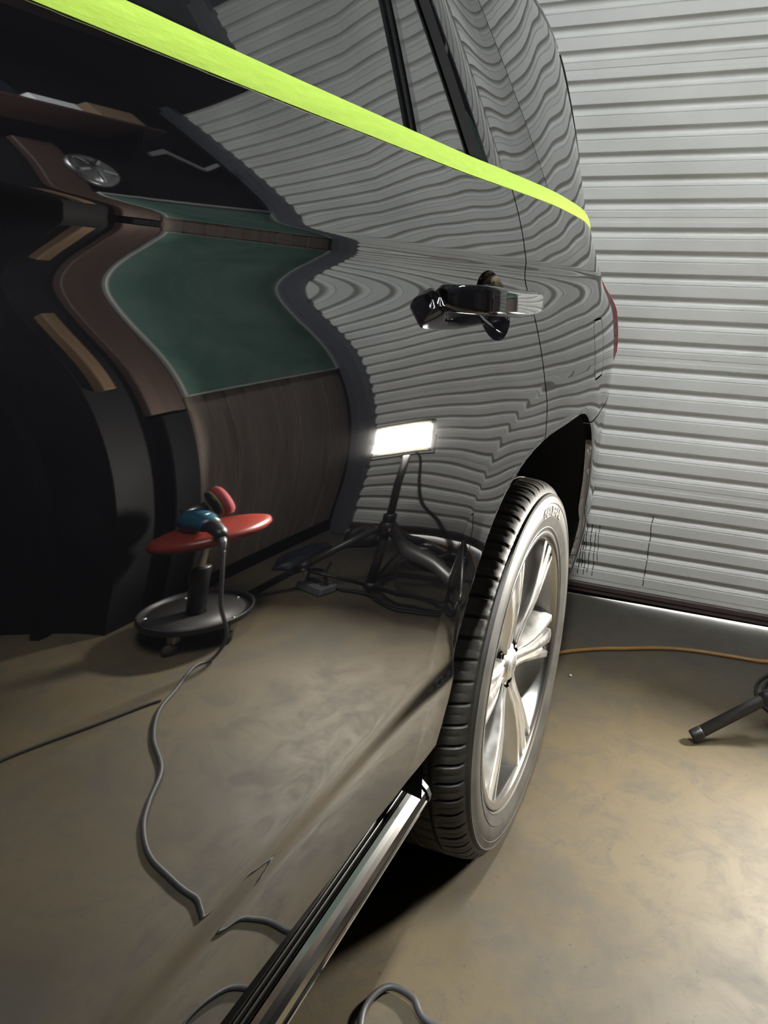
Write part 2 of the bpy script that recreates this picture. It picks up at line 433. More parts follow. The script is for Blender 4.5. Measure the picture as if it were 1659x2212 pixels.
def archd(x, z, cx=ARCHX):
    t = smst(-.06, .20, np.asarray(x-cx, float)); ax_ = ARX-.075*t; n_ = ARN-.95*t      # squarer in front, rounder behind
    a = np.abs(x-cx)/ax_; b = np.abs(z-ARCHZ)/ARZ
    b = np.where(z < ARCHZ, 0, b)
    rho = (a**n_+b**n_)**(1/n_)
    return (rho-1)*.5*(ARX+ARZ)
def flare(d):
    # raised wheel-arch lip: outward offset as a function of distance from the opening
    d = np.clip(d, -.02, None)
    c = .095; e = np.clip(c-d, 0, None); b = .008
    ramp = np.where(e < b, e*e/(2*b), e-b/2)              # concave crease, then a softly convex lip
    return .048*ramp-.5*.95*e*e - .006*np.clip((.009-d)/.009, 0, 2)**2*.5
def twist(x, z):
    # the door skin leans out a little more towards the wheel arch
    t = .042*smst(.78, 1.10, x)*(1-smst(1.55, 1.85, x))
    wav = .00045*smst(.88, 1.12, x)*(1-smst(1.75, 2.0, x))*np.sin(2*math.pi*(x/.27+z/.42))
    return t*.115*(np.tanh((z-.96)/.108)-np.tanh((.985-.96)/.108))+wav
def ybody(x, z):
    x = np.asarray(x, float); z = np.asarray(z, float)
    wv = z+zshift(x)
    y = -.043+twist(x, z)+hfun(x, wv)+gint(wv)-G0
    return y-flare(archd(x, z))-flare(archd(x, z, FARCH))
WB = 1.352            # belt height (in shifted coordinates)
def yupper(x, z):
    """glasshouse surface above the belt"""
    x = np.asarray(x, float); z = np.asarray(z, float)
    sh = zshift(x); yb = ybody(x, WB-.0005-sh)
    t = z+sh-1.372
    return yb+.011+.20*t+.175*np.clip(t, 0, None)**2+1.9*np.clip(t-.30, 0, None)**2
def clip_poly(poly, f):
    out = []
    n_ = len(poly)
    for i in range(n_):
        a, b = poly[i], poly[(i+1) % n_]; fa, fb = f(*a), f(*b)
        if fa >= 0: out.append(a)
        if (fa >= 0) != (fb >= 0):
            lo, hi = 0.0, 1.0
            for _ in range(14):
                m = (lo+hi)/2; fm = f(a[0]+(b[0]-a[0])*m, a[1]+(b[1]-a[1])*m)
                if (fm >= 0) == (fa >= 0): lo = m
                else: hi = m
            t = (lo+hi)/2; out.append((a[0]+(b[0]-a[0])*t, a[1]+(b[1]-a[1])*t))
    return out
def panel(name, xs, ws, fs, yfun, mat, parent, hem=.014, off=0.0, shift=True):
    """skin panel over the grid xs x ws (ws in shifted height), kept where every f(x,z)>=0"""
    xs = np.asarray(xs); ws = np.asarray(ws)
    X, W = np.meshgrid(xs, ws, indexing='ij'); Z = W-(zshift(X) if shift else 0)
    F = [f(X, Z) for f in fs]
    V = []; key = {}
    def vid(x, z):
        k_ = (round(x*20000), round(z*20000))
        if k_ not in key: key[k_] = len(V); V.append((x, z))
        return key[k_]
    faces = []
    nx, nz = X.shape
    for i in range(nx-1):
        for j in range(nz-1):
            c = [(i, j), (i+1, j), (i+1, j+1), (i, j+1)]
            mn = [min(f[a] for a in c) for f in F]; mx = [max(f[a] for a in c) for f in F]
            if any(m_ < 0 for m_ in mx): continue
            poly = [(float(X[a]), float(Z[a])) for a in c]
            for f, m_ in zip(fs, mn):
                if m_ < 0:
                    poly = clip_poly(poly, lambda a, b: float(f(np.float64(a), np.float64(b))))
                    if len(poly) < 3: break
            if len(poly) < 3: continue
            ids = []
            for p in poly:
                q = vid(*p)
                if not ids or (q != ids[-1] and q != ids[0]): ids.append(q)
            if len(ids) >= 3: faces.append(ids)
    P = np.array(V); e = 4e-4
    y = yfun(P[:, 0], P[:, 1])-off
    nxv = (yfun(P[:, 0]+e, P[:, 1])-yfun(P[:, 0]-e, P[:, 1]))/(2*e)
    nzv = (yfun(P[:, 0], P[:, 1]+e)-yfun(P[:, 0], P[:, 1]-e))/(2*e)
    N = np.stack([nxv, -np.ones_like(nxv), nzv], 1); N /= np.linalg.norm(N, axis=1)[:, None]
    verts = [(P[i, 0], y[i], P[i, 1]) for i in range(len(P))]; norms = [tuple(a) for a in N]
    if hem:
        cnt = {}
        for f in faces:
            for a, b in zip(f, f[1:]+f[:1]): cnt[(a, b)] = 1
        hv = {}
        def hid(a, d_):
            if (a, d_) not in hv:
                hv[(a, d_)] = len(verts); verts.append((verts[a][0], verts[a][1]+d_*hem, verts[a][2])); norms.append((0, 0, 0))
            return hv[(a, d_)]
        for (a, b) in list(cnt):
            if (b, a) not in cnt: faces.append([hid(b, 0), hid(a, 0), hid(a, 1), hid(b, 1)])
    return mesh_obj(name, verts, faces, mat, parent, True, norms)
car = thing('car', 'glossy black sport utility car parked with its tail near the roll-up door', 'car')
GAP = .0022
def shutf(z):
    # x of the door / quarter shutline (leans forward towards the top, straight low down)
    return 1.308-.29*np.clip(z-1.0, 0, .2)
def bottom(x, z): return z-.512-.02*smst(.80, 1.05, x)
HX, HZ, HRX, HRZ = 1.095, 1.166, .064, .047      # handle cup opening
def cupd(x, z): return np.sqrt(((x-HX)/HRX)**2+((z-HZ)/HRZ)**2)-1
FUX, FUZ, FUW, FUH, FUR = 1.74, 1.055, .060, .060, .02
def fueld(x, z):
    ax = np.abs(x-FUX)-(FUW-FUR); az = np.abs(z-FUZ)-(FUH-FUR)
    return np.sqrt(np.clip(ax, 0, None)**2+np.clip(az, 0, None)**2)+np.minimum(np.maximum(ax, az), 0)-FUR
WROWS = np.unique(np.round(np.concatenate([np.arange(.47, 1.19, .009), np.arange(1.15, 1.272, .0022), np.arange(.640, .70, .002), np.arange(1.272, WB, .007), np.arange(1.236, 1.252, .0008), [WB]]), 5))
rear_door = panel('rear_door', np.linspace(.10, 1.32, 190), WROWS,
    [lambda x, z: shutf(z)-GAP-x, lambda x, z: archd(x, z), bottom, lambda x, z: cupd(x, z)], ybody, M['paint'], car)
quarter = panel('quarter_panel', np.concatenate([np.linspace(1.0, 1.62, 120), np.linspace(1.628, 2.47, 130)]), WROWS,
    [lambda x, z: x-shutf(z)-GAP, lambda x, z: archd(x, z), lambda x, z: z-.905-.0*x, lambda x, z: fueld(x, z)-.002,
     lambda x, z: 2.350+.02*np.clip(1.2-z, 0, 1)-x+np.where(z > 1.255, .10, 0)-GAP], ybody, M['paint'], car)
quarter_low = panel('rear_bumper', np.linspace(1.62, 2.47, 120), WROWS,
    [lambda x, z: .901-z, lambda x, z: archd(x, z), lambda x, z: z-.47], ybody, M['paint'], car)
fuel = panel('fuel_door', np.linspace(1.67, 1.81, 30), np.arange(1.0, 1.17, .006), [lambda x, z: -fueld(x, z)-.002], ybody, M['paint'], quarter)
front_door = panel('front_door', np.linspace(-1.02, .096, 70), WROWS, [bottom, lambda x, z: archd(x, z, FARCH)], ybody, M['paint'], car)
fender = panel('front_fender', np.linspace(-2.35, -1.025, 80), WROWS[WROWS < 1.29], [lambda x, z: archd(x, z, FARCH), bottom], ybody, M['paint'], car)
# quarter panel below the shutline in front of the arch belongs to the door; inner flange behind the gaps
panel('rear_door_jamb', np.linspace(.02, 2.44, 60), np.arange(.56, 1.34, .03), [lambda x, z: archd(x, z)-.03, lambda x, z: archd(x, z, FARCH)-.03, lambda x, z: cupd(x, z)-.1], ybody, M['void'], car, hem=0, off=-.013)
# tail lamp
def ytail(x, z):
    u = np.clip((x-2.355)/.10, 0, 1); v_ = np.clip((z-.955)/.27, 0, 1)
    bul = .013*np.sqrt(np.clip(1-(2*v_-1)**4, 0, 1))*smst(-.05, .25, u)
    return ybody(x, z)-bul
tl = panel('tail_lamp', np.linspace(2.356, 2.475, 30), np.arange(1.005, 1.31, .006), [lambda x, z: 1.235-z, lambda x, z: z-.955], ytail, M['smoke'], car, hem=.03)
panel('red_lens', np.linspace(2.375, 2.476, 26), np.arange(1.03, 1.29, .006), [lambda x, z: 1.215-z-.2*(2.45-x), lambda x, z: z-.985], ytail, M['tail'], tl, hem=.006, off=.0015)
# glasshouse
TOPZ = 1.715
def bar(x0, m_): return lambda z: x0+m_*(z-1.36)
B1L, B1R = bar(.914, -.11), bar(.943, -.11)
BDL, BDR = bar(1.106, -.61), bar(1.148, -.61)
PIL, QGL = bar(1.238, -.62), bar(1.465, -.97)
QEND = bar(2.31, -1.30)
TOPR = np.arange(1.362, 2.0, .009)
def roofz(x): return 1.695-.145*(np.asarray(x, float)-1.68)
def topz(x, z): return roofz(x)-z
panel('rear_door_glass', np.linspace(.10, .95, 95), TOPR, [lambda x, z: B1L(z)-x, topz], yupper, M['glass'], car, hem=.004)
panel('front_door_glass', np.linspace(-.95, .02, 40), TOPR, [topz, lambda x, z: x+.95-.9*(z-1.36)], yupper, M['glass'], car, hem=.004)
panel('center_pillar', np.linspace(.02, .10, 8), TOPR, [topz], yupper, M['glosstrim'], car, hem=.004, off=.002)
dv = panel('window_divider', np.linspace(.84, .96, 40), TOPR, [lambda x, z: x-B1L(z), lambda x, z: B1R(z)-x, topz], yupper, M['trim'], car, hem=.006, off=.004)
panel('divider_channel', np.linspace(.84, .96, 50), TOPR, [lambda x, z: x-B1L(z)-.012, lambda x, z: B1R(z)-x-.003, topz], yupper, M['glosstrim'], dv, hem=.004, off=.0065)
panel('fixed_door_glass', np.linspace(.80, 1.12, 60), TOPR, [lambda x, z: x-B1R(z), lambda x, z: BDL(z)-x, topz], yupper, M['glass'], car, hem=.004)
panel('frame_seal', np.linspace(.80, 1.16, 70), TOPR, [lambda x, z: x-BDL(z), lambda x, z: BDR(z)-x, topz], yupper, M['trim'], car, hem=.006, off=.003)
def ypill(x, z):
    return yupper(x, z)-.005*np.cos((x-BDR(z))/(PIL(z)-BDR(z))*math.pi-math.pi/2)
panel('door_frame_cover', np.linspace(.85, 1.26, 70), TOPR, [lambda x, z: x-BDR(z), lambda x, z: PIL(z)-x-.0005, topz], ypill, M['paint'], car, hem=.008)
def yq(x, z):
    u = np.clip((x-PIL(z))/(QGL(z)-PIL(z)), 0, 1)
    return yupper(x, z)+.006*np.sin(u*math.pi)
panel('rear_pillar', np.linspace(.90, 1.49, 90), TOPR, [lambda x, z: x-PIL(z)-.0005, lambda x, z: QGL(z)-x-.0003, topz], yq, M['paint'], car, hem=.008)
panel('quarter_glass', np.linspace(1.05, 2.36, 130), TOPR, [lambda x, z: x-QGL(z)-.0003, lambda x, z: QEND(z)-x, lambda x, z: roofz(x)-.006-z], yupper, M['glass'], car, hem=.004, off=.0004)
panel('quarter_seal', np.linspace(1.80, 2.36, 60), TOPR, [lambda x, z: x-QEND(z), lambda x, z: QEND(z)+.030-x, topz], yupper, M['seal'], car, hem=.02, off=.003)
# roof edge rail, roof
rp = []
for xx in np.linspace(-.55, 1.905, 60):
    zz = float(roofz(xx)); rp.append((xx, float(yupper(np.array([xx]), np.array([zz]))[0])+.014, zz+.006))
MB().tube(rp, .013, 10).obj('roof_rail', M['glosstrim'], car, True)
# black belt moulding under the tape
panel('belt_moulding', np.linspace(-1.0, 2.32, 120), np.arange(1.3545, 1.374, .003), [], lambda x, z: ybody(x, WB-zshift(x))+.0035+.42*(z+zshift(x)-1.354), M['seal'], car, hem=.01)
shell = MB()
shell.box(-2.30, 2.44, .20, 1.90, .97, 1.35, .02).box(-.94, .92, .12, 1.96, .46, .97, .02).box(2.10, 2.44, .22, 1.86, .50, .97, .02)
shell.box(.92, 2.10, .40, 1.66, .46, .97, .01).box(-2.10, -.94, .40, 1.66, .46, .97, .01).box(-2.30, -2.10, .22, 1.86, .46, .97, .02)
shell.box(-.60, 1.62, .32, 1.74, 1.35, 1.66, .04)
shell.obj('body_shell', M['void'], car)
rv = []; rfc = []; XS = [-.75, -.45, .2, .8, 1.4, 1.8, 1.93]
for xx in XS:
    zz = float(roofz(xx))-(.12 if xx < -.6 else 0); y0 = float(yupper(np.array([xx]), np.array([zz]))[0])+.014
    for (a, b) in ((0, .004), (.05, .05), (.18, .085), (1.03-y0, .105), (2*(1.03-y0)-.18, .085), (2*(1.03-y0)-.05, .05), (2*(1.03-y0), .004)): rv.append((xx, y0+a, zz+b*(1 if xx < 1.85 else .5)))
for i in range(len(XS)-1):
    for k_ in range(6): rfc.append((i*7+k_, i*7+7+k_, i*7+8+k_, i*7+k_+1))
mesh_obj('roof', rv, rfc, M['paint'], car, True)
MB().box(2.40, 2.50, .26, 1.80, .90, 1.36, .03).obj('tailgate', M['paint'], car)
MB().prism([(2.40, 1.36), (2.46, 1.36), (1.97, 1.68), (1.91, 1.68)], .30, 1.74).obj('rear_window', M['glass'], car)
MB().box(2.40, 2.55, .14, 1.92, .50, .88, .04).obj('bumper_bar', M['paint'], car)
MB().prism([(-2.35, .97), (-2.42, 1.10), (-2.2, 1.16), (-1.0, 1.27), (-1.0, .97)], .06, 2.0).obj('hood', M['paint'], car)
MB().prism([(-1.02, 1.27), (-.96, 1.27), (-.62, 1.66), (-.68, 1.66)], .22, 1.84).obj('windscreen', M['glass'], car)
MB().box(-.94, .90, 1.96, 2.03, .50, 1.34, .03).box(.92, 2.40, 1.90, 2.03, .95, 1.34, .03).box(-2.25, -.95, 1.90, 2.03, .95, 1.25, .03).obj('far_side', M['paint'], car)
# wheel arch liners
def liner(cx):
    v_ = []; f_ = []; N_ = 40
    for yi, yy in enumerate((None, .10, .38)):
        for i in range(N_+1):
            t = math.pi*i/N_; c, s = math.cos(t), math.sin(t)
            lo, hi = .2, .8
            for _ in range(22):
                mm = (lo+hi)/2
                if float(archd(np.float64(cx+mm*c), np.float64(ARCHZ+mm*s), cx)) < 0: lo = mm
                else: hi = mm
            off = .006 if yi == 0 else -.010
            xx = cx+(lo+off)*c; zz = ARCHZ+(lo+off)*s
            y0 = float(ybody(np.array([xx]), np.array([max(zz, .5)]))[0])+.014 if yi == 0 else yy
            v_.append((xx, y0, zz))
    for a in range(2):
        for i in range(N_): f_.append((a*(N_+1)+i, a*(N_+1)+i+1, (a+1)*(N_+1)+i+1, (a+1)*(N_+1)+i))
    o = mesh_obj('arch_liner', v_, f_, M['liner'], car, True)
    return o
ln = liner(ARCHX); liner(FARCH)
for (xx, zz) in ((1.995, .74), (2.0, .62), (1.93, .86)):
    MB().revolve([(0, -.004), (.009, -.003), (.011, 0)], 12, Matrix.Translation((xx, .05, zz)) @ Matrix.Rotation(R(-90), 4, 'Y')).obj('liner_clip', M['black'], ln, True)
MB().prism([(1.985, .55), (2.03, .55), (2.05, .50), (2.02, .46)], .035, .14).obj('splash_guard', M['liner'], car)

# door handle
def cup():
    v_ = []; f_ = []; na, nr = 48, 14
    for j in range(nr):
        t = 1-j/(nr-1)*.98
        for i in range(na):
            a = 2*math.pi*i/na; xx = HX+HRX*t*math.cos(a)*.999; zz = HZ+HRZ*t*math.sin(a)*.999
            d_ = .030*(1-t*t)**.8
            v_.append((xx, float(ybody(np.array([HX+HRX*math.cos(a)]), np.array([HZ+HRZ*math.sin(a)]))[0])*t + float(ybody(np.array([HX]), np.array([HZ]))[0])*(1-t)+d_, zz))
    for j in range(nr-1):
        for i in range(na):
            i2 = (i+1) % na; f_.append((j*na+i, j*na+i2, (j+1)*na+i2, (j+1)*na+i))
    f_.append([(nr-1)*na+i for i in range(na)])
    return mesh_obj('handle_cup', v_, f_, M['paint'], rear_door, True)
cup()
def loft(secs, name, mat, parent, smooth=True):
    v_ = []; f_ = []; m = len(secs[0])
    for s in secs: v_ += s
    for i in range(len(secs)-1):
        for k_ in range(m):
            k2 = (k_+1) % m; f_.append((i*m+k_, i*m+k2, (i+1)*m+k2, (i+1)*m+k_))
    f_.append(tuple(range(m))); f_.append(tuple(range((len(secs)-1)*m, len(secs)*m))[::-1])
    return mesh_obj(name, v_, f_, mat, parent, smooth)
def rrect(cx_, cy_, hx, hy, rad, n_=5):
    out = []
    for (sx, sy, a0) in ((1, 1, 0), (-1, 1, 90), (-1, -1, 180), (1, -1, 270)):
        for k_ in range(n_):
            a = R(a0+90*k_/(n_-1)); out.append((cx_+sx*(hx-rad)+rad*math.cos(a), cy_+sy*(hy-rad)+rad*math.sin(a)))
    return out
def hz(x): return 1.1715-(.075 if x < 1.05 else .020)*(x-1.05)
def yb1(x, z): return float(ybody(np.array([x]), np.array([z]))[0])
secs = []
for (xx, out_, hh, th) in ((.900, .006, .010, .008), (.906, .016, .0150, .016), (.925, .026, .0168, .021), (.945, .034, .0175, .021), (.965, .0415, .0178, .016), (1.0, .046, .0178, .011), (1.06, .046, .0178, .010), (1.13, .042, .0172, .010), (1.172, .035, .0150, .009), (1.189, .027, .010, .008), (1.193, .022, .004, .005)):
    yc = yb1(xx, hz(xx))-out_
    secs.append([(xx, yc-b, hz(xx)+a) for (a, b) in rrect(0, 0, hh, th, min(.006, min(hh, th)*.7))])
hd = loft(secs, 'door_handle', M['glosstrim'], rear_door)
secs = []
for xx, hh in ((.971, .010), (.974, .0125), (.978, .0138), (.99, .0138), (1.0, .0138), (1.02, .0138), (1.04, .0138), (1.06, .0138), (1.08, .0137), (1.10, .0135), (1.12, .0133), (1.14, .0130), (1.168, .0112), (1.174, .008)):
    out_ = float(np.interp(xx, [.97, .985, 1.0, 1.02, 1.04, 1.07, 1.10, 1.14, 1.174], [.0505, .0545, .0572, .0592, .0602, .0606, .0590, .0530, .0455]))
    yc = yb1(xx, hz(xx))-out_
    secs.append([(xx, yc-b, hz(xx)+a) for (a, b) in rrect(0, 0, hh, .0032, .003)])
loft(secs, 'chrome_insert', M['chrome'], hd)
for (xx, wd) in ((1.176, .011),):
    secs = []
    for o_ in (-.004, .012, .028):
        yc = yb1(xx, hz(xx))-o_; sc2 = 1.15-.3*o_/.03
        secs.append([(xx+a, yc, hz(xx)+b) for (a, b) in rrect(0, 0, wd*sc2, .0112*sc2, .006)])
    loft(secs, 'handle_mount', M['glosstrim'], hd)

# running board (tucked under the sill)
X0, X1 = -.95, 1.040
rb = MB().prism([(.135, .402), (.104, .404), (.060, .404), (.044, .392), (.048, .366), (.135, .362)], X0, X1-.012, 'x').obj('running_board', M['black'], car)
def strip(name, poly, mat, x1=X1-.014): return MB().prism(poly, X0, x1, 'x').obj(name, mat, rb)
strip('chrome_nosing', [(.0575, .4045), (.0560, .4085), (.0500, .4040), (.0440, .3985), (.0385, .3925), (.0352, .3850), (.0358, .3780), (.0400, .3700), (.045, .369), (.047, .40)], M['satin'])
strip('lower_bead', [(.0350, .3800), (.0328, .3780), (.0332, .3735), (.0370, .3705), (.040, .374)], M['chrome'])
strip('step_rib', [(.0590, .4045), (.0590, .4120), (.0577, .4120), (.0575, .4045)], M['chrome'])
strip('grip_strip', [(.0635, .4045), (.0635, .4112), (.0590, .4100), (.0590, .4045)], M['grip'])
strip('step_rib', [(.0647, .4045), (.0647, .4145), (.0635, .4145), (.0635, .4045)], M['chrome'])
strip('grip_strip', [(.0700, .4045), (.0700, .4132), (.0647, .4122), (.0647, .4045)], M['grip'])
strip('step_rib', [(.0713, .4045), (.0713, .4162), (.0700, .4162), (.0700, .4045)], M['chrome'])
strip('inner_step', [(.0860, .4045), (.0860, .4260), (.0790, .4260), (.0713, .4130), (.0713, .4045)], M['satin'])
MB().prism([(.137, .404), (.092, .4280), (.0780, .4290), (.0690, .4195), (.0550, .4130), (.0370, .3960), (.0312, .3830), (.0320, .3740), (.0390, .3660), (.137, .360)], X1-.010, X1, 'x').obj('end_cap', M['black'], rb)
for xx in (-.5, .6): MB().box(xx, xx+.06, .12, .40, .36, .40, .004).obj('board_bracket', M['black'], rb)

# ------------------------------------------------------------------ wheel (axis along y)
XWH, ZWH = 1.5006, .400
def text_mesh(body, size):
    cu = bpy.data.curves.new('txt', 'FONT'); cu.body = body; cu.size = size; cu.resolution_u = 2
    ob = bpy.data.objects.new('txt', cu); me = ob.to_mesh()
    v_ = [tuple(a.co) for a in me.vertices]; f_ = [tuple(p.vertices) for p in me.polygons]
    ob.to_mesh_clear(); bpy.data.objects.remove(ob); bpy.data.curves.remove(cu)
    return v_, f_
def side_y(r):      # outer sidewall profile
    P_ = [(.286, .010), (.297, .003), (.305, -.004), (.322, -.0105), (.335, -.0125), (.352, -.0115), (.3660, -.0085), (.3715, -.0055)]
    return float(np.interp(r, [a for a, b in P_], [b for a, b in P_]))
def wheel(cx, parent):
    LOC = Matrix.Translation((cx, 0, ZWH)) @ Matrix.Rotation(R(90), 4, 'X')      # local z -> -y (outboard)
    base = bpy.data.objects.new('wheel', None)
    mb = MB()
    prof = [(.2965, -.012), (.2985, .0), (.2975, .0035), (.2935, .0045), (.2860, .0035), (.2810, -.001), (.2785, -.012), (.2745, -.05), (.262, -.085), (.255, -.14), (.262, -.20), (.283, -.225), (.2965, -.235)]
    mb.revolve(prof, 96, LOC); whl = mb.obj('wheel', M['barrel'], parent, True)
    # tyre
    NA = 66*8; v_ = []; f_ = []
    half_p = [(.284, .014), (.2965, .004), (.302, -.003), (.3045, -.0055), (.3065, -.0050), (.322, -.0105), (.3265, -.0120), (.3275, -.0108), (.3350, -.0125), (.3520, -.0115), (.3560, -.0100), (.3575, -.0112), (.3665, -.0085), (.3705, -.0075), (.3735, -.0085), (.3765, -.0060), (.3775, -.0010), (.3850, .0020), (.3930, .0080), (.3985, .0170), (.4015, .0280), (.4028, .0400)]
    ys = [.052, .0525, .060, .0605, .078, .096, .0965, .106, .1065, .130, .154, .1545, .164, .1645, .182, .2, .2005, .208, .2085, .222, .236, .248]
    prof_t = half_p + [(.4035+.0015*math.sin((y_-.04)/.21*math.pi), y_) for y_ in ys] + [(.395, .258), (.372, .266), (.34, .268), (.30, .255), (.284, .242)]
    m = len(prof_t); grooves = ((.0522, .0603), (.0962, .1063), (.1542, .1643), (.2002, .2083))
    for i in range(NA):
        th = 2*math.pi*i/NA; ph = (i % 8)
        for j, (r, yy) in enumerate(prof_t):
            rr = r
            if r > .3845 and .0015 <= yy < .26:
                ing = any(a < yy < b for a, b in grooves)
                if ing: rr = r-.008
                elif yy < .052 and ph == 0: rr = r-.0065*min(1, (r-.380)/.012)
                elif yy < .052 and ph in (4,): rr = r-.0016
                elif yy > .0605 and (int(ph+ yy*60) % 8) == 0: rr = r-.004
            a = th + (yy-.02)*.35
            zz = ZWH+rr*math.sin(a)
            v_.append((cx+rr*math.cos(a), yy, max(zz, .0004)))
    for i in range(NA):
        j2 = (i+1) % NA
        for k_ in range(m-1): f_.append((i*m+k_, j2*m+k_, j2*m+k_+1, i*m+k_+1))
    ty = mesh_obj('tyre', v_, f_, M['rubber'], whl, True)
    ty.data.set_sharp_from_angle(angle=R(32))
    # ridged scuff band on the sidewall
    mb = MB()
    for i in range(150):
        a = R(128+i*.62)
        c, s = math.cos(a), math.sin(a)
        def pt(r, w_, o): return (cx+r*c-w_*s, side_y(r)-o, ZWH+r*s+w_*c)
        b0 = len(mb.v)
        mb.v += [pt(.311, -.0009, -.001), pt(.325, -.0009, -.001), pt(.325, .0009, -.001), pt(.311, .0009, -.001), pt(.311, 0, .0012), pt(.325, 0, .0012)]
        mb.f += [(b0, b0+4, b0+5, b0+1), (b0+3, b0+2, b0+5, b0+4), (b0, b0+3, b0+4), (b0+1, b0+5, b0+2)]
    mb.obj('sidewall_ribs', M['rubber'], whl)
    def arc_text(body, a0, a1, r0, size_h, lift, mat, flip=False):
        tv, tf = text_mesh(body, 1.0)
        xs_ = [a[0] for a in tv]; yy_ = [a[1] for a in tv]; xm, xM, ym, yM = min(xs_), max(xs_), min(yy_), max(yy_)
        top = []
        for (a, b, c_) in tv:
            u = (a-xm)/(xM-xm); h_ = (b-ym)/(yM-ym)
            ang = R(a0+(a1-a0)*u); r = r0+size_h*h_ if not flip else r0+size_h*(1-h_)
            top.append((cx+r*math.cos(ang), side_y(r)-lift, ZWH+r*math.sin(ang)))
        nb = len(top); vv = top+[(p[0], p[1]+lift+.001, p[2]) for p in top]; ff = list(tf); cnt = {}
        for f in tf:
            for p, q in zip(f, f[1:]+f[:1]): cnt[(p, q)] = 1
        for (p, q) in cnt:
            if (q, p) not in cnt: ff.append((q, p, p+nb, q+nb))
        return mesh_obj('tyre_lettering', vv, ff, mat, whl)
    arc_text('GENERAL', 89, 60, .3305, .0205, .0016, M['letter'])
    # spokes
    angs = [-10+60*k_ for k_ in range(6)]
    rs = [.050, .075, .105, .140, .180, .220, .255, .2795, .2865]
    hw = [.022, .0215, .0225, .027, .034, .042, .050, .0565, .0585]
    fy = [.030, .0275, .0215, .0150, .0105, .0080, .0065, .0050, .0052]
    us = [-1.42, -1.0, -.94, -.72, -.62, -.40, -.30, -.06, .06, .30, .40, .62, .72, .94, 1.0, 1.42]
    hh = [1.0, .08, .0, .0, .55, .55, .0, .0, .0, .0, .55, .55, .0, .0, .08, 1.0]
    def spoke_mesh():
        v_ = []; f_ = []
        for r, w_, y_ in zip(rs, hw, fy):
            k_ = float(np.interp(r, [.06, .12, .27, .29], [.15, .8, 1.0, .15]))
            for u, h_ in zip(us, hh):
                dep = (.012+.036*k_ if abs(u) > 1.1 else h_*.030*k_)
                if abs(u) < .1: dep = -.0035*k_
                v_.append((r, w_*u, -(y_+dep)))
        m_ = len(us)
        for i in range(len(rs)-1):
            for k_ in range(m_-1): f_.append((i*m_+k_, (i+1)*m_+k_, (i+1)*m_+k_+1, i*m_+k_+1))
        # back skin
        for i in range(len(rs)-1): f_.append((i*m_+m_-1, (i+1)*m_+m_-1, (i+1)*m_, i*m_))
        me = bpy.data.meshes.new('spoke'); me.from_pydata(v_, [], f_); me.materials.append(M['alu'])
        me.polygons.foreach_set('use_smooth', [True]*len(me.polygons)); me.set_sharp_from_angle(angle=R(28)); return me
    sm = spoke_mesh()
    for a in angs:
        o = bpy.data.objects.new('spoke', sm); link(o, whl); o.matrix_local = LOC @ Matrix.Rotation(R(a), 4, 'Z')
    MB().revolve([(.0, -.026), (.030, -.026), (.0325, -.0275), (.036, -.034), (.062, -.040), (.085, -.060), (.085, -.10), (0, -.10)], 48, LOC).obj('hub', M['alu'], whl, True)
    cap = MB().revolve([(.0, -.0215), (.020, -.0222), (.0275, -.0238), (.0305, -.027)], 40, LOC).obj('center_cap', M['alu'], whl, True)
    tv, tf = text_mesh('22', .020); xm = (min(a[0] for a in tv)+max(a[0] for a in tv))/2
    mesh_obj('cap_mark', [(cx+a-xm, .0212, ZWH+b-.007) for a, b, c_ in tv], tf, M['brake'], whl)
    for a in angs:
        t = R(a+30); c, s = .052*math.cos(t), .052*math.sin(t)
        MB().revolve([(0, -.034), (.008, -.034), (.0095, -.037), (.0095, -.060)], 6, LOC @ Matrix.Translation((c, s, 0))).obj('lug_nut', M['chrome'], whl)
        MB().revolve([(.0, -.0395), (.014, -.0395), (.0155, -.0365), (.0155, -.06)], 20, LOC @ Matrix.Translation((c*1.02, s*1.02, -.001))).obj('lug_seat', M['brake'], whl, True)
    t = R(-112); p0 = Vector((cx+.262*math.cos(t), .030, ZWH+.262*math.sin(t))); p1 = Vector((cx+.232*math.cos(t), .018, ZWH+.232*math.sin(t)))
    MB().tube([p0, p0.lerp(p1, .6), p1], [.0045, .004, .0052], 10).obj('valve_stem', M['black'], whl, True)
    MB().revolve([(.0, -.115), (.19, -.115), (.19, -.135), (0, -.135)], 48, LOC).obj('brake_disc', M['brake'], whl)
    MB().box(cx-.21, cx-.10, .085, .16, ZWH-.02, ZWH+.16, .012).obj('brake_caliper', M['liner'], whl)
    return whl
wheel(XWH, car)
fw = MB().revolve([(.0, -.03), (.10, -.03), (.26, -.02), (.2985, 0), (.31, .008), (.36, .010), (.395, -.01), (.404, -.05), (.404, -.23), (.37, -.26), (.0, -.26)], 48, Matrix.Translation((FARCH, 0, .4042)) @ Matrix.Rotation(R(90), 4, 'X')).obj('front_wheel', M['rubber'], car, True)
for (xx) in (XWH, FARCH):
    MB().revolve([(.0, .02), (.26, .02), (.2985, 0), (.36, .010), (.395, -.01), (.404, -.05), (.404, -.23), (.37, -.26), (.0, -.26)], 48, Matrix.Translation((xx, 2.0, .4042)) @ Matrix.Rotation(R(-90), 4, 'X')).obj('far_wheel', M['rubber'], car, True)

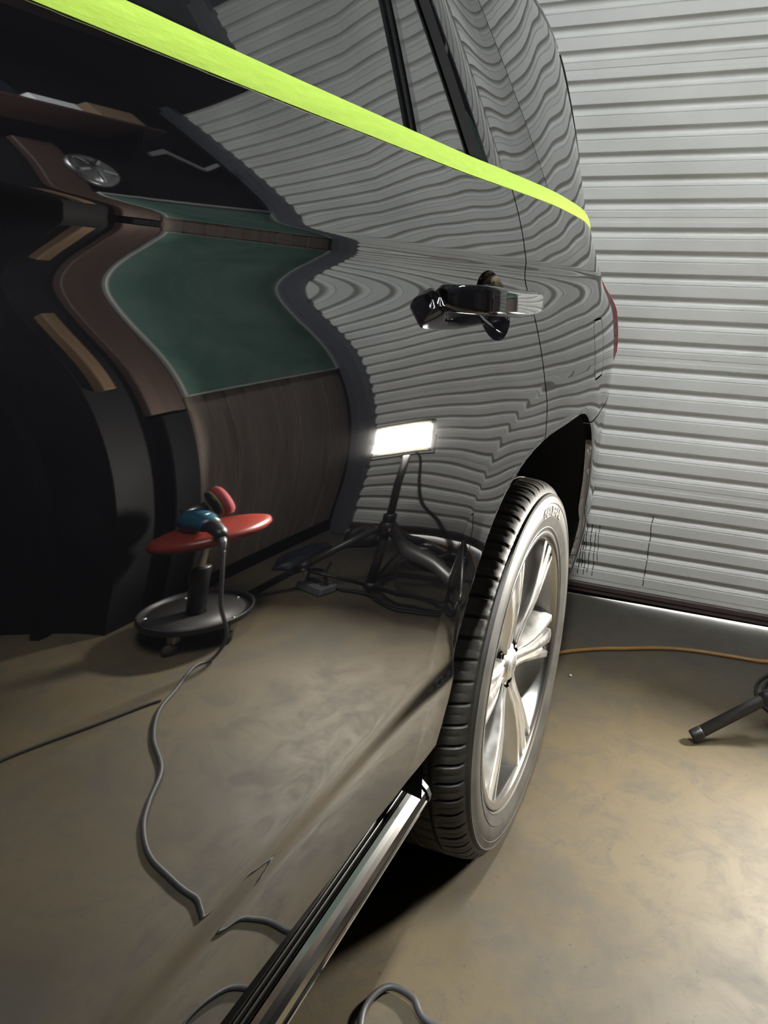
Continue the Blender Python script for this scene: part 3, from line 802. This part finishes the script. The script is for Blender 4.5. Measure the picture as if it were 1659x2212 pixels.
# ------------------------------------------------------------------ masking tape on the belt line
def tape(name, x0, x1, label, tear0=0.0, tear1=0.0, lift=0.0):
    xs = np.linspace(x0, x1, max(12, int((x1-x0)/.012))); us = np.linspace(0, 1, 7); v_ = []; n_ = len(us)
    def prof(xx, u):
        w_ = float(np.interp(xx, [.2, 1.1, 1.6, 2.2], [.0245, .0245, .0240, .0215]))
        yb = float(ybody(np.array([xx]), np.array([WB-zshift(xx)]))[0])
        zz = 1.3502+w_*u
        rr = rnd.uniform(-.0002, .0002)
        return yb-.0012+.002*u+.004*u*u-lift+rr, zz-float(zshift(xx))
    for xx in xs:
        for u in us:
            dxx = 0
            if xx == xs[0]: dxx = tear0*math.sin(u*9)
            if xx == xs[-1]: dxx = tear1*math.sin(u*7+1)
            y_, z_ = prof(xx, u); v_.append((xx+dxx, y_, z_))
    m_ = len(v_); v_ += [(a, b+.0006, c) for a, b, c in v_]; f_ = []
    for i in range(len(xs)-1):
        for k_ in range(n_-1):
            q = (i*n_+k_, (i+1)*n_+k_, (i+1)*n_+k_+1, i*n_+k_+1); f_.append(q); f_.append(tuple(m_+t for t in q[::-1]))
        for k_, rev in ((0, False), (n_-1, True)):
            q = (i*n_+k_, m_+i*n_+k_, m_+(i+1)*n_+k_, (i+1)*n_+k_); f_.append(q if not rev else q[::-1])
    o = mesh_obj(name, v_, f_, M['tape'], None, False)
    return tag(o, label, 'tape')
tape('masking_tape', .05, 1.235, 'long lime green masking tape strip along the car door window sill', 0, .004, .0008)
tape('masking_tape', 1.205, 2.285, 'short lime green masking tape strip behind the torn joint, near the tail lamp', .003, .0, .0004)

# ------------------------------------------------------------------ work light on its tripod
HUB = Vector((2.274, -.790, 0))
wl = thing('work_light', 'bright flood work light on a black tripod standing beside the roll-up door', 'work light')
MB().tube([HUB+Vector((0, 0, .03)), HUB+Vector((0, 0, .34))], .016, 14).obj('lower_pole', M['legmetal'], wl, True)
MB().tube([HUB+Vector((0, 0, .30)), HUB+Vector((0, 0, .645))], .0125, 14).obj('upper_pole', M['legmetal'], wl, True)
MB().revolve([(.0, .27), (.026, .27), (.028, .29), (.026, .325), (.0165, .33)], 18, Matrix.Translation(HUB)).obj('leg_collar', M['black'], wl, True)
MB().revolve([(.0165, .33), (.021, .335), (.021, .36), (.0135, .365)], 18, Matrix.Translation(HUB)).obj('pole_clamp', M['black'], wl, True)
MB().revolve([(.0, .028), (.022, .028), (.022, .055), (.0, .055)], 18, Matrix.Translation(HUB)).obj('brace_hub', M['black'], wl, True)
foot1 = Vector((2.032, -.350, .018))
FEET = (foot1, Vector((2.100, -1.150, .018)), Vector((2.690, -.850, .018)))
for k_ in range(3):
    d_ = FEET[k_]-HUB; d_.z = 0
    foot = HUB+d_+Vector((0, 0, .018)); top = HUB+d_.normalized()*.03+Vector((0, 0, .30)); ax = (top-foot).normalized()
    lg = MB().tube([foot+ax*.012, top], .0165, 14).obj('leg', M['legmetal'], wl, True)
    MB().tube([foot, foot+ax*.004, foot+ax*.026, foot+ax*.03], [.0165, .0180, .0180, .0172], 14).obj('foot_cap', M['black'], lg, True)
    c_ = foot.lerp(top, .43); MB().tube([c_-ax*.028, c_+ax*.028], .0200, 14).obj('sleeve', M['black'], lg, True)
    sd = ax.cross(Vector((0, 0, 1))).normalized(); dn = sd.cross(ax)
    bp = c_ + (dn if dn.z < 0 else -dn)*.028
    MB().tube([bp, HUB+d_.normalized()*.02+Vector((0, 0, .042))], .0075, 8).obj('brace', M['black'], lg, True)
    MB().tube([c_-sd*.006, bp-sd*.006], .013, 8).tube([c_+sd*.006, bp+sd*.006], .013, 8).obj('bracket', M['black'], lg, True)
    for q in (bp, c_.lerp(bp, .35)):
        for s_ in (-1, 1):
            MB().revolve([(0, .004), (.005, .0035), (.0068, .001), (.0068, -.002)], 12, Matrix.Translation(q+sd*s_*.021) @ (sd*s_).to_track_quat('Z', 'Y').to_matrix().to_4x4()).obj('rivet', M['rivet'], lg, True)
    tp = HUB+d_.normalized()*.038+Vector((0, 0, .305))
    MB().revolve([(0, .004), (.006, .003), (.0075, 0)], 12, Matrix.Translation(tp+sd*.017) @ sd.to_track_quat('Z', 'Y').to_matrix().to_4x4()).obj('rivet', M['rivet'], lg, True)
LN = Vector((-1, .286, .12)).normalized()               # lamp aims along the car, slightly up
LC = Vector((2.282, -.812, .737))
lx = LN.cross(Vector((0, 0, 1))).normalized(); lz = lx.cross(LN).normalized()
LM = Matrix((lx, lz, LN)).transposed().to_4x4(); LM.translation = LC   # local: x width, y up, z out of the face
def lobj(mb, name, mat, parent=wl, smooth=False):
    mb.v = [tuple(LM @ Vector(v)) for v in mb.v]; return mb.obj(name, mat, parent, smooth)
LW, LH = .086, .076
hsg = lobj(MB().box(-LW-.008, LW+.008, -LH-.008, LH+.008, -.052, -.004, .006), 'lamp_housing', M['black'])
fr = MB()
for (a, b, c, d_) in ((-LW-.008, LW+.008, LH, LH+.008), (-LW-.008, LW+.008, -LH-.008, -LH), (-LW-.008, -LW, -LH, LH), (LW, LW+.008, -LH, LH)): fr.box(a, b, c, d_, -.006, .006)
lobj(fr, 'lamp_bezel', M['black'], hsg)
rf_ = MB(); 
ov = [(-LW, -LH, .002), (LW, -LH, .002), (LW, LH, .002), (-LW, LH, .002), (-LW*.90, -LH*.84, -.002), (LW*.90, -LH*.84, -.002), (LW*.90, LH*.84, -.002), (-LW*.90, LH*.84, -.002)]
rf_.add(ov, [(0, 1, 5, 4), (1, 2, 6, 5), (2, 3, 7, 6), (3, 0, 4, 7)]); lobj(rf_, 'lamp_reflector', M['lamprim'], hsg)
lobj(MB().add(ov[4:], [(0, 1, 2, 3)]), 'lamp_lens', M['lampglow'], hsg)
for i in range(7):
    xx = -.075+i*.025; lobj(MB().box(xx-.002, xx+.002, -.055, .055, -.066, -.050), 'cooling_fin', M['black'], hsg)
br = MB()
br.tube([LM @ Vector(p) for p in ((-LW-.012, 0, -.03), (-LW-.012, -LH-.024, -.034), (LW+.012, -LH-.024, -.034), (LW+.012, 0, -.03))], .004, 8)
br.obj('yoke', M['black'], wl, True)
bc = LM @ Vector((0, -LH-.024, -.034))
MB().tube([Vector((HUB.x, HUB.y, .625)), bc], .010, 10).obj('yoke_stem', M['black'], wl, True)
kb = LM @ Vector((-LW-.016, 0, -.03)); MB().tube([kb, kb-lx*.014], .012, 10).obj('tilt_knob', M['black'], wl, True)
# lamp lead, hanging plug and the coil on the floor
lead = smooth_path([LM @ Vector((.03, -LH-.004, -.05)), HUB+Vector((.05, .03, .60)), HUB+Vector((.05, .05, .42)), HUB+Vector((.11, .06, .30)), HUB+Vector((.17, .05, .16)), HUB+Vector((.10, .03, .10)), HUB+Vector((.06, .06, .02)), HUB+Vector((.02, .13, .006))], 8)
MB().tube(lead, .0042, 8).obj('lamp_lead', M['cable'], wl, True)
pg = HUB+Vector((.135, .035, .155)); MB().tube([pg, pg+Vector((.004, .004, -.03)), pg+Vector((.01, .01, -.075))], [.010, .019, .016], 12).obj('switch_box', M['black'], wl, True)
coil = []
for i in range(64):
    t = i/63*2*math.pi*2.6; rr = .165+.022*math.sin(t*.37+1)
    coil.append((HUB.x+.13+rr*math.cos(t), HUB.y+.115+rr*.9*math.sin(t), .0055+.006*(i/63)+.003*math.sin(t*1.7)**2))
coil += [(HUB.x-.02, HUB.y-.10, .006), (HUB.x+.06, HUB.y-.22, .005), (HUB.x+.22, HUB.y-.30, .005)]
tag(MB().tube(smooth_path(coil, 3), .0045, 8).obj('lead_coil', M['cable'], None, True), 'black power cord coiled on the floor around the light tripod', 'cord')
# grey power block near the tripod
pb = thing('power_block', 'small grey power block lying under the light tripod', 'power block')
pbm = Matrix.Translation((2.235, -.975, 0)) @ Matrix.Rotation(R(20), 4, 'Z')
mb = MB().box(-.035, .035, -.075, .075, .001, .04, .006); mb.v = [tuple(pbm @ Vector(v)) for v in mb.v]; pbo = mb.obj('housing', M['greyplastic'], pb)
for i in range(3):
    mb = MB().box(-.014, .014, -.055+i*.042, -.027+i*.042, .040, .043, .001); mb.v = [tuple(pbm @ Vector(v)) for v in mb.v]; mb.obj('socket', M['black'], pb)
hp = [pbm @ Vector(p) for p in ((0, -.06, .038), (0, -.05, .085), (0, .02, .095), (0, .06, .038))]
MB().tube(smooth_path(hp, 6), .006, 8).obj('carry_handle', M['black'], pb, True)

# ------------------------------------------------------------------ rolling stool
SX, SY = 1.785, -1.118
st = thing('rolling_stool', 'rolling workshop stool with round red seat and black tray base', 'stool')
T_ = Matrix.Translation((SX, SY, 0))
MB().revolve([(.0, .455), (.155, .455), (.170, .462), (.178, .480), (.172, .498), (.155, .507), (.10, .510), (.0, .510)], 48, T_).obj('seat', M['red'], st, True)
MB().revolve([(.0, .435), (.11, .437), (.14, .452), (.14, .456)], 32, T_).obj('seat_pan', M['black'], st, True)
MB().revolve([(.014, .30), (.014, .44)], 20, T_).obj('gas_rod', M['chrome'], st, True)
MB().revolve([(.0, .09), (.030, .09), (.030, .295), (.026, .305), (.014, .306)], 24, T_).obj('column', M['black'], st, True)
ty_ = MB().revolve([(.0, .088), (.155, .088), (.172, .090), (.176, .096), (.176, .116), (.170, .118), (.168, .104), (.150, .098), (.03, .098)], 56, T_).obj('tray', M['black'], st, True)
MB().revolve([(.034, .0985), (.150, .0985), (.150, .1000), (.034, .1000)], 48, T_).obj('tray_mat', M['caster'], st, True)
for i in range(5):
    a = R(18+72*i); p = Vector((SX+.142*math.cos(a), SY+.142*math.sin(a), 0)); dd = Vector((math.cos(a+.9), math.sin(a+.9), 0))
    cs = MB().box(p.x-.015, p.x+.015, p.y-.015, p.y+.015, .050, .089, .004).obj('caster', M['steel'], st)
    MB().revolve([(.0, -.011), (.020, -.011), (.0245, -.006), (.0245, .006), (.020, .011), (.0, .011)], 20, Matrix.Translation(p+dd*.008+Vector((0, 0, .0247))) @ Vector((-dd.y, dd.x, 0)).to_track_quat('Z', 'Y').to_matrix().to_4x4()).obj('caster_wheel', M['caster'], cs, True)
    MB().revolve([(0, .006), (.005, .005), (.0075, .0)], 12, Matrix.Translation((SX+.148*math.cos(a), SY+.148*math.sin(a), .0985))).obj('bolt', M['rivet'], st, True)

# polisher on the stool
po = thing('polisher', 'blue electric polisher with a red foam pad lying on the red stool', 'polisher')
PA = Vector((SX+.045, SY-.055, .560)); pdir = Vector((-.50, .85, -.10)).normalized()     # body axis: head -> tail
PAx = Vector((SX-.015, SY-.045, .563))
bodyp = [PAx-pdir*.075, PAx-pdir*.05, PAx, PAx+pdir*.05, PAx+pdir*.085, PAx+pdir*.125]
MB().tube(bodyp, [.036, .046, .048, .044, .036, .030], 18).obj('motor_body', M['blue'], po, True)
MB().tube([PAx+pdir*.11, PAx+pdir*.15, PAx+pdir*.20-Vector((0, 0, .012)), PAx+pdir*.235-Vector((0, 0, .03))], [.030, .024, .021, .017], 14).obj('rear_handle', M['black'], po, True)
for s_ in (.3, .8):
    q = PAx+pdir*(-.02+.06*s_)+Vector((-.010, .026, .037)); MB().box(q.x-.008, q.x+.008, q.y-.012, q.y+.012, q.z-.002, q.z+.002, .001).obj('badge', M['paper'], po)
hdir = Vector((.74, .60, .30)).normalized()
h0 = PAx-pdir*.09+Vector((.0, .0, .01))
MB().tube([h0-hdir*.01, h0+hdir*.02, h0+hdir*.06], [.036, .036, .028], 16).obj('gear_head', M['steel'], po, True)
pc = h0+hdir*.075
QM = Matrix.Translation(pc) @ hdir.to_track_quat('Z', 'Y').to_matrix().to_4x4()
MB().revolve([(.0, 0), (.068, 0), (.074, .004), (.074, .010), (.0, .010)], 36, QM).obj('backing_plate', M['black'], po, True)
MB().revolve([(.0, .010), (.076, .010), (.076, .015), (.0, .015)], 36, QM).obj('hook_layer', M['yellow'], po, True)
MB().revolve([(.0, .015), (.082, .015), (.088, .022), (.086, .040), (.074, .046), (.0, .046)], 36, QM).obj('foam_pad', M['redfoam'], po, True)
tail = PAx+pdir*.235-Vector((0, 0, .03))
MB().tube([tail, tail+pdir*.02+Vector((0, 0, -.02)), tail+pdir*.03+Vector((0, 0, -.055))], [.009, .008, .006], 10).obj('cord_boot', M['greyplastic'], po, True)
e0 = tail+pdir*.03+Vector((0, 0, -.055))
cpts = [e0, e0+Vector((.0, .012, -.10)), e0+Vector((.005, .02, -.22)), (1.665, -.895, .10), (1.655, -.92, .012), (1.60, -.94, .006), (1.473, -.888, .006), (1.372, -.847, .006), (1.27, -.765, .006), (1.195, -.678, .006), (1.10, -.628, .006), (1.037, -.587, .006), (.985, -.525, .006), (.955, -.44, .006), (.93, -.33, .006), (.935, -.20, .006), (.945, -.10, .006), (.950, -.01, .008), (.978, .026, .010), (.981, .070, .010), (.946, .091, .008), (.903, .088, .006), (.84, .05, .006), (.80, -.06, .006), (.72, -.10, .006), (.66, -.03, .006), (.70, .06, .006), (.62, .14, .006), (.45, .18, .006)]
tag(MB().tube(smooth_path(cpts, 8), .0062, 8).obj('power_cord', M['greycable'], None, True), 'dark grey cord looping from the blue polisher over the floor to the car sill', 'cord')  # the polisher's own power cord, kept as a loose object
tag(MB().tube(smooth_path([(1.418, -.886, .005), (1.385, -.905, .006), (1.34, -.925, .005), (1.256, -.963, .005), (1.065, -1.055, .005), (.8, -1.12, .005), (.5, -1.3, .005)], 8), .0045, 8).obj('long_cable', M['cable'], None, True), 'thin black cord branching off across the floor towards the dark cabinet', 'cord')
tag(MB().tube(smooth_path([(2.05, .30, .007), (2.20, .22, .007), (2.363, .088, .007), (2.450, -.02, .007), (2.499, -.107, .007), (2.560, -.22, .007), (2.590, -.319, .007), (2.604, -.43, .007), (2.620, -.543, .007), (2.70, -.66, .007), (2.80, -.85, .007), (2.85, -1.05, .007)], 8), .0068, 10).obj('power_cord', M['orange'], None, True), 'dirty orange extension cord curving over the floor before the roll-up door', 'cord')

# ------------------------------------------------------------------ things along the right wall
cb = thing('chalkboard', 'green chalkboard with thin grey frame hanging on the boarded wall', 'chalkboard')
BX0, BX1, BZ0, BZ1 = 2.035, 2.892, 1.219, 2.02
MB().box(BX0+.006, BX1-.006, YW+.004, YW+.012, BZ0+.006, BZ1-.006).obj('writing_surface', M['board'], cb)
for nm, b in (('left_rail', (BX0-.004, BX0+.010, BZ0, BZ1)), ('right_rail', (BX1-.010, BX1+.004, BZ0, BZ1)), ('bottom_rail', (BX0, BX1, BZ0-.002, BZ0+.010)), ('top_rail', (BX0, BX1, BZ1-.010, BZ1+.002))):
    MB().box(b[0], b[1], YW+.003, YW+.020, b[2], b[3], .002).obj('frame_rail', M['alframe'], cb)
# steel hubcap on the wall above the board
hc = thing('hubcap', 'round silver hubcap hung on the wall above the green chalkboard', 'hubcap')
HM = Matrix.Translation((2.075, YW+.014, 2.145)) @ Matrix.Rotation(R(-90), 4, 'X')
MB().revolve([(.0, .030), (.020, .030), (.030, .020), (.070, .012), (.086, .018), (.094, .012), (.095, .0)], 40, HM).obj('dish', M['steel'], hc, True)
for i in range(5):
    a = R(72*i+20); mb = MB().box(.024, .080, -.008, .008, .012, .024, .003); mb.v = [tuple(HM @ (Matrix.Rotation(a, 4, 'Z') @ Vector(v))) for v in mb.v]; mb.obj('hubcap_spoke', M['chrome'], hc)
# folded white sheet bracket high on the wall
wsb = thing('white_strip', 'bent white metal strip fixed high on the dark wall', 'strip')
MB().prism([(2.50, 2.365), (2.62, 2.425), (2.75, 2.318), (2.75, 2.345), (2.62, 2.462), (2.50, 2.395)], YW-.017, YW-.005).obj('strip_face', M['paper'], wsb)
MB().prism([(2.76, 2.318), (2.985-.09, 2.40), (2.985-.09, 2.425), (2.76, 2.345)], YW-.017, YW-.007).obj('strip_end', M['whitepaint'], wsb)
# high shelf with cartons
sh = thing('wall_shelf', 'dark wooden shelf high on the wall near the ceiling', 'shelf')
MB().box(1.72, 2.46, YW-.018, YW+.20, 2.455, 2.475, .002).obj('shelf_board', M['beamx'], sh)
for xx in (1.80, 2.36): MB().prism([(YW-.018, 2.455), (YW+.16, 2.455), (YW-.018, 2.30)], xx, xx+.02, 'x').obj('bracket', M['blackwood'], sh)
tag(MB().box(2.22, 2.42, YW+.0, YW+.17, 2.4755, 2.60, .003).obj('carton', M['card'], None), 'brown cardboard carton at the door end of the high shelf', 'box')
tag(MB().box(1.98, 2.16, YW+.0, YW+.16, 2.4755, 2.56, .003).obj('carton', M['paper'], None), 'low white carton in the middle of the high shelf', 'box')
tag(MB().box(1.76, 1.94, YW+.0, YW+.15, 2.4755, 2.62, .003).obj('carton', M['bag'], None), 'tall dark blue carton at the recess end of the high shelf', 'box')
# bags at the foot of the wall
def lump(name, c, sx, sy, sz, rot, label, mat, seed):
    r_ = random.Random(seed); ph = [r_.uniform(0, 6) for _ in range(6)]; v_ = []; f_ = []; na, nb = 28, 12
    for j in range(nb+1):
        t = math.pi/2*j/nb
        for i in range(na):
            a = 2*math.pi*i/na; k_ = 1+.10*math.sin(3*a+ph[0])+.06*math.sin(5*a+ph[1]+j*.4)+.05*math.sin(2*a+ph[2])
            rr = math.cos(t)**.6*k_; hgt = math.sin(t)*(1+.15*math.sin(2*a+ph[3])*math.cos(t)+.07*math.sin(4*a+ph[4]))
            x_, y_ = sx*rr*math.cos(a), sy*rr*math.sin(a); c2, s2 = math.cos(rot), math.sin(rot)
            v_.append((c[0]+x_*c2-y_*s2, c[1]+x_*s2+y_*c2, .001+sz*hgt))
    for j in range(nb):
        for i in range(na):
            i2 = (i+1) % na; f_.append((j*na+i, j*na+i2, (j+1)*na+i2, (j+1)*na+i))
    f_.append(tuple(range(na))[::-1])
    return tag(mesh_obj(name, v_, f_, mat, None, True), label, 'bag')
lump('tool_bag', (2.52, -1.235, 0), .16, .065, .045, .05, 'flat dark blue bag lying along the foot of the boarded wall', M['bag'], 3)
lump('cloth_bag', (2.76, -1.13, 0), .075, .07, .085, .3, 'small black bag slumped in the corner beside the roll-up door', M['black'], 5)
# wooden trestle frame in the recess
tf_ = thing('wooden_frame', 'raw wooden frame standing in the dark recess', 'frame')
MB().box(.75, 1.69, YW-.30, YW-.25, 1.80, 1.86, .003).obj('top_rail', M['studx'], tf_)
MB().box(.75, .80, YW-.30, YW-.25, 1.30, 1.80, .003).obj('upright', M['stud'], tf_)
for xx in (.75, 1.64): MB().box(xx, xx+.05, YW-.30, YW-.25, 0, 1.80, .003).obj('leg', M['blackwood'], tf_)
cbn = thing('storage_cabinet', 'dark brown storage cabinet standing in the recess beside the board', 'cabinet')
CX0, CX1, CY0, CY1, CH = .55, 1.66, -2.40, -1.95, 1.30
MB().box(CX0, CX1, CY0, CY1-.02, .06, CH, .004).obj('body', M['cabinet'], cbn)
MB().box(CX0-.02, CX1+.02, CY0-.0, CY1+.02, CH, CH+.03, .004).obj('top_board', M['cabinet'], cbn)
MB().box(CX0+.04, CX1-.04, CY0, CY1-.06, 0, .06).obj('plinth', M['blackwood'], cbn)
for i in range(2):
    a = CX0+.01+i*.55; dr = MB().box(a, a+.54, CY1-.02, CY1, .08, CH-.02, .004).obj('door', M['cabinet'], cbn)
    hx_ = a+.50 if i == 0 else a+.04
    MB().box(hx_-.008, hx_+.008, CY1, CY1+.02, .66, .80, .003).obj('handle', M['steel'], dr)
tag(MB().box(.75, 1.05, -2.30, -2.05, CH+.0305, CH+.22, .006).obj('tool_case', M['bag'], None), 'dark blue tool case on top of the storage cabinet', 'case')
tag(MB().box(1.15, 1.45, -2.30, -2.08, CH+.0305, CH+.17, .004).obj('carton', M['card'], None), 'brown cardboard carton on top of the storage cabinet', 'box')

# pebble on the floor
tag(MB().revolve([(0, -.0035), (.0035, -.002), (.0042, .0005), (.0025, .003), (0, .0036)], 9, Matrix.Translation((2.24, .02, .0036))).obj('pebble', M['pebble'], None, True), 'tiny pale pebble on the floor behind the rear tyre', 'pebble')

# ------------------------------------------------------------------ ceiling shop lights
def shop_light(cx, cy, label):
    s = thing('shop_light', label, 'ceiling light')
    zt = 3.20
    MB().prism([(cy-.09, zt-.02), (cy-.05, zt+.06), (cy+.05, zt+.06), (cy+.09, zt-.02), (cy+.085, zt-.02), (cy+.046, zt+.052), (cy-.046, zt+.052), (cy-.085, zt-.02)], cx-.62, cx+.62, 'x').obj('reflector', M['whitepaint'], s)
    for d_ in (-.035, .035):
        MB().tube([(cx-.60, cy+d_, zt+.01), (cx+.60, cy+d_, zt+.01)], .013, 10).obj('tube', M['tubeglow'], s, True)
    for d_ in (-.5, .5):
        MB().tube([(cx+d_, cy, zt+.06), (cx+d_, cy, ZC-.001)], .004, 6).obj('hanger', M['steel'], s)
shop_light(.45, -.42, 'white ceiling shop light with two tubes hanging beside the car')
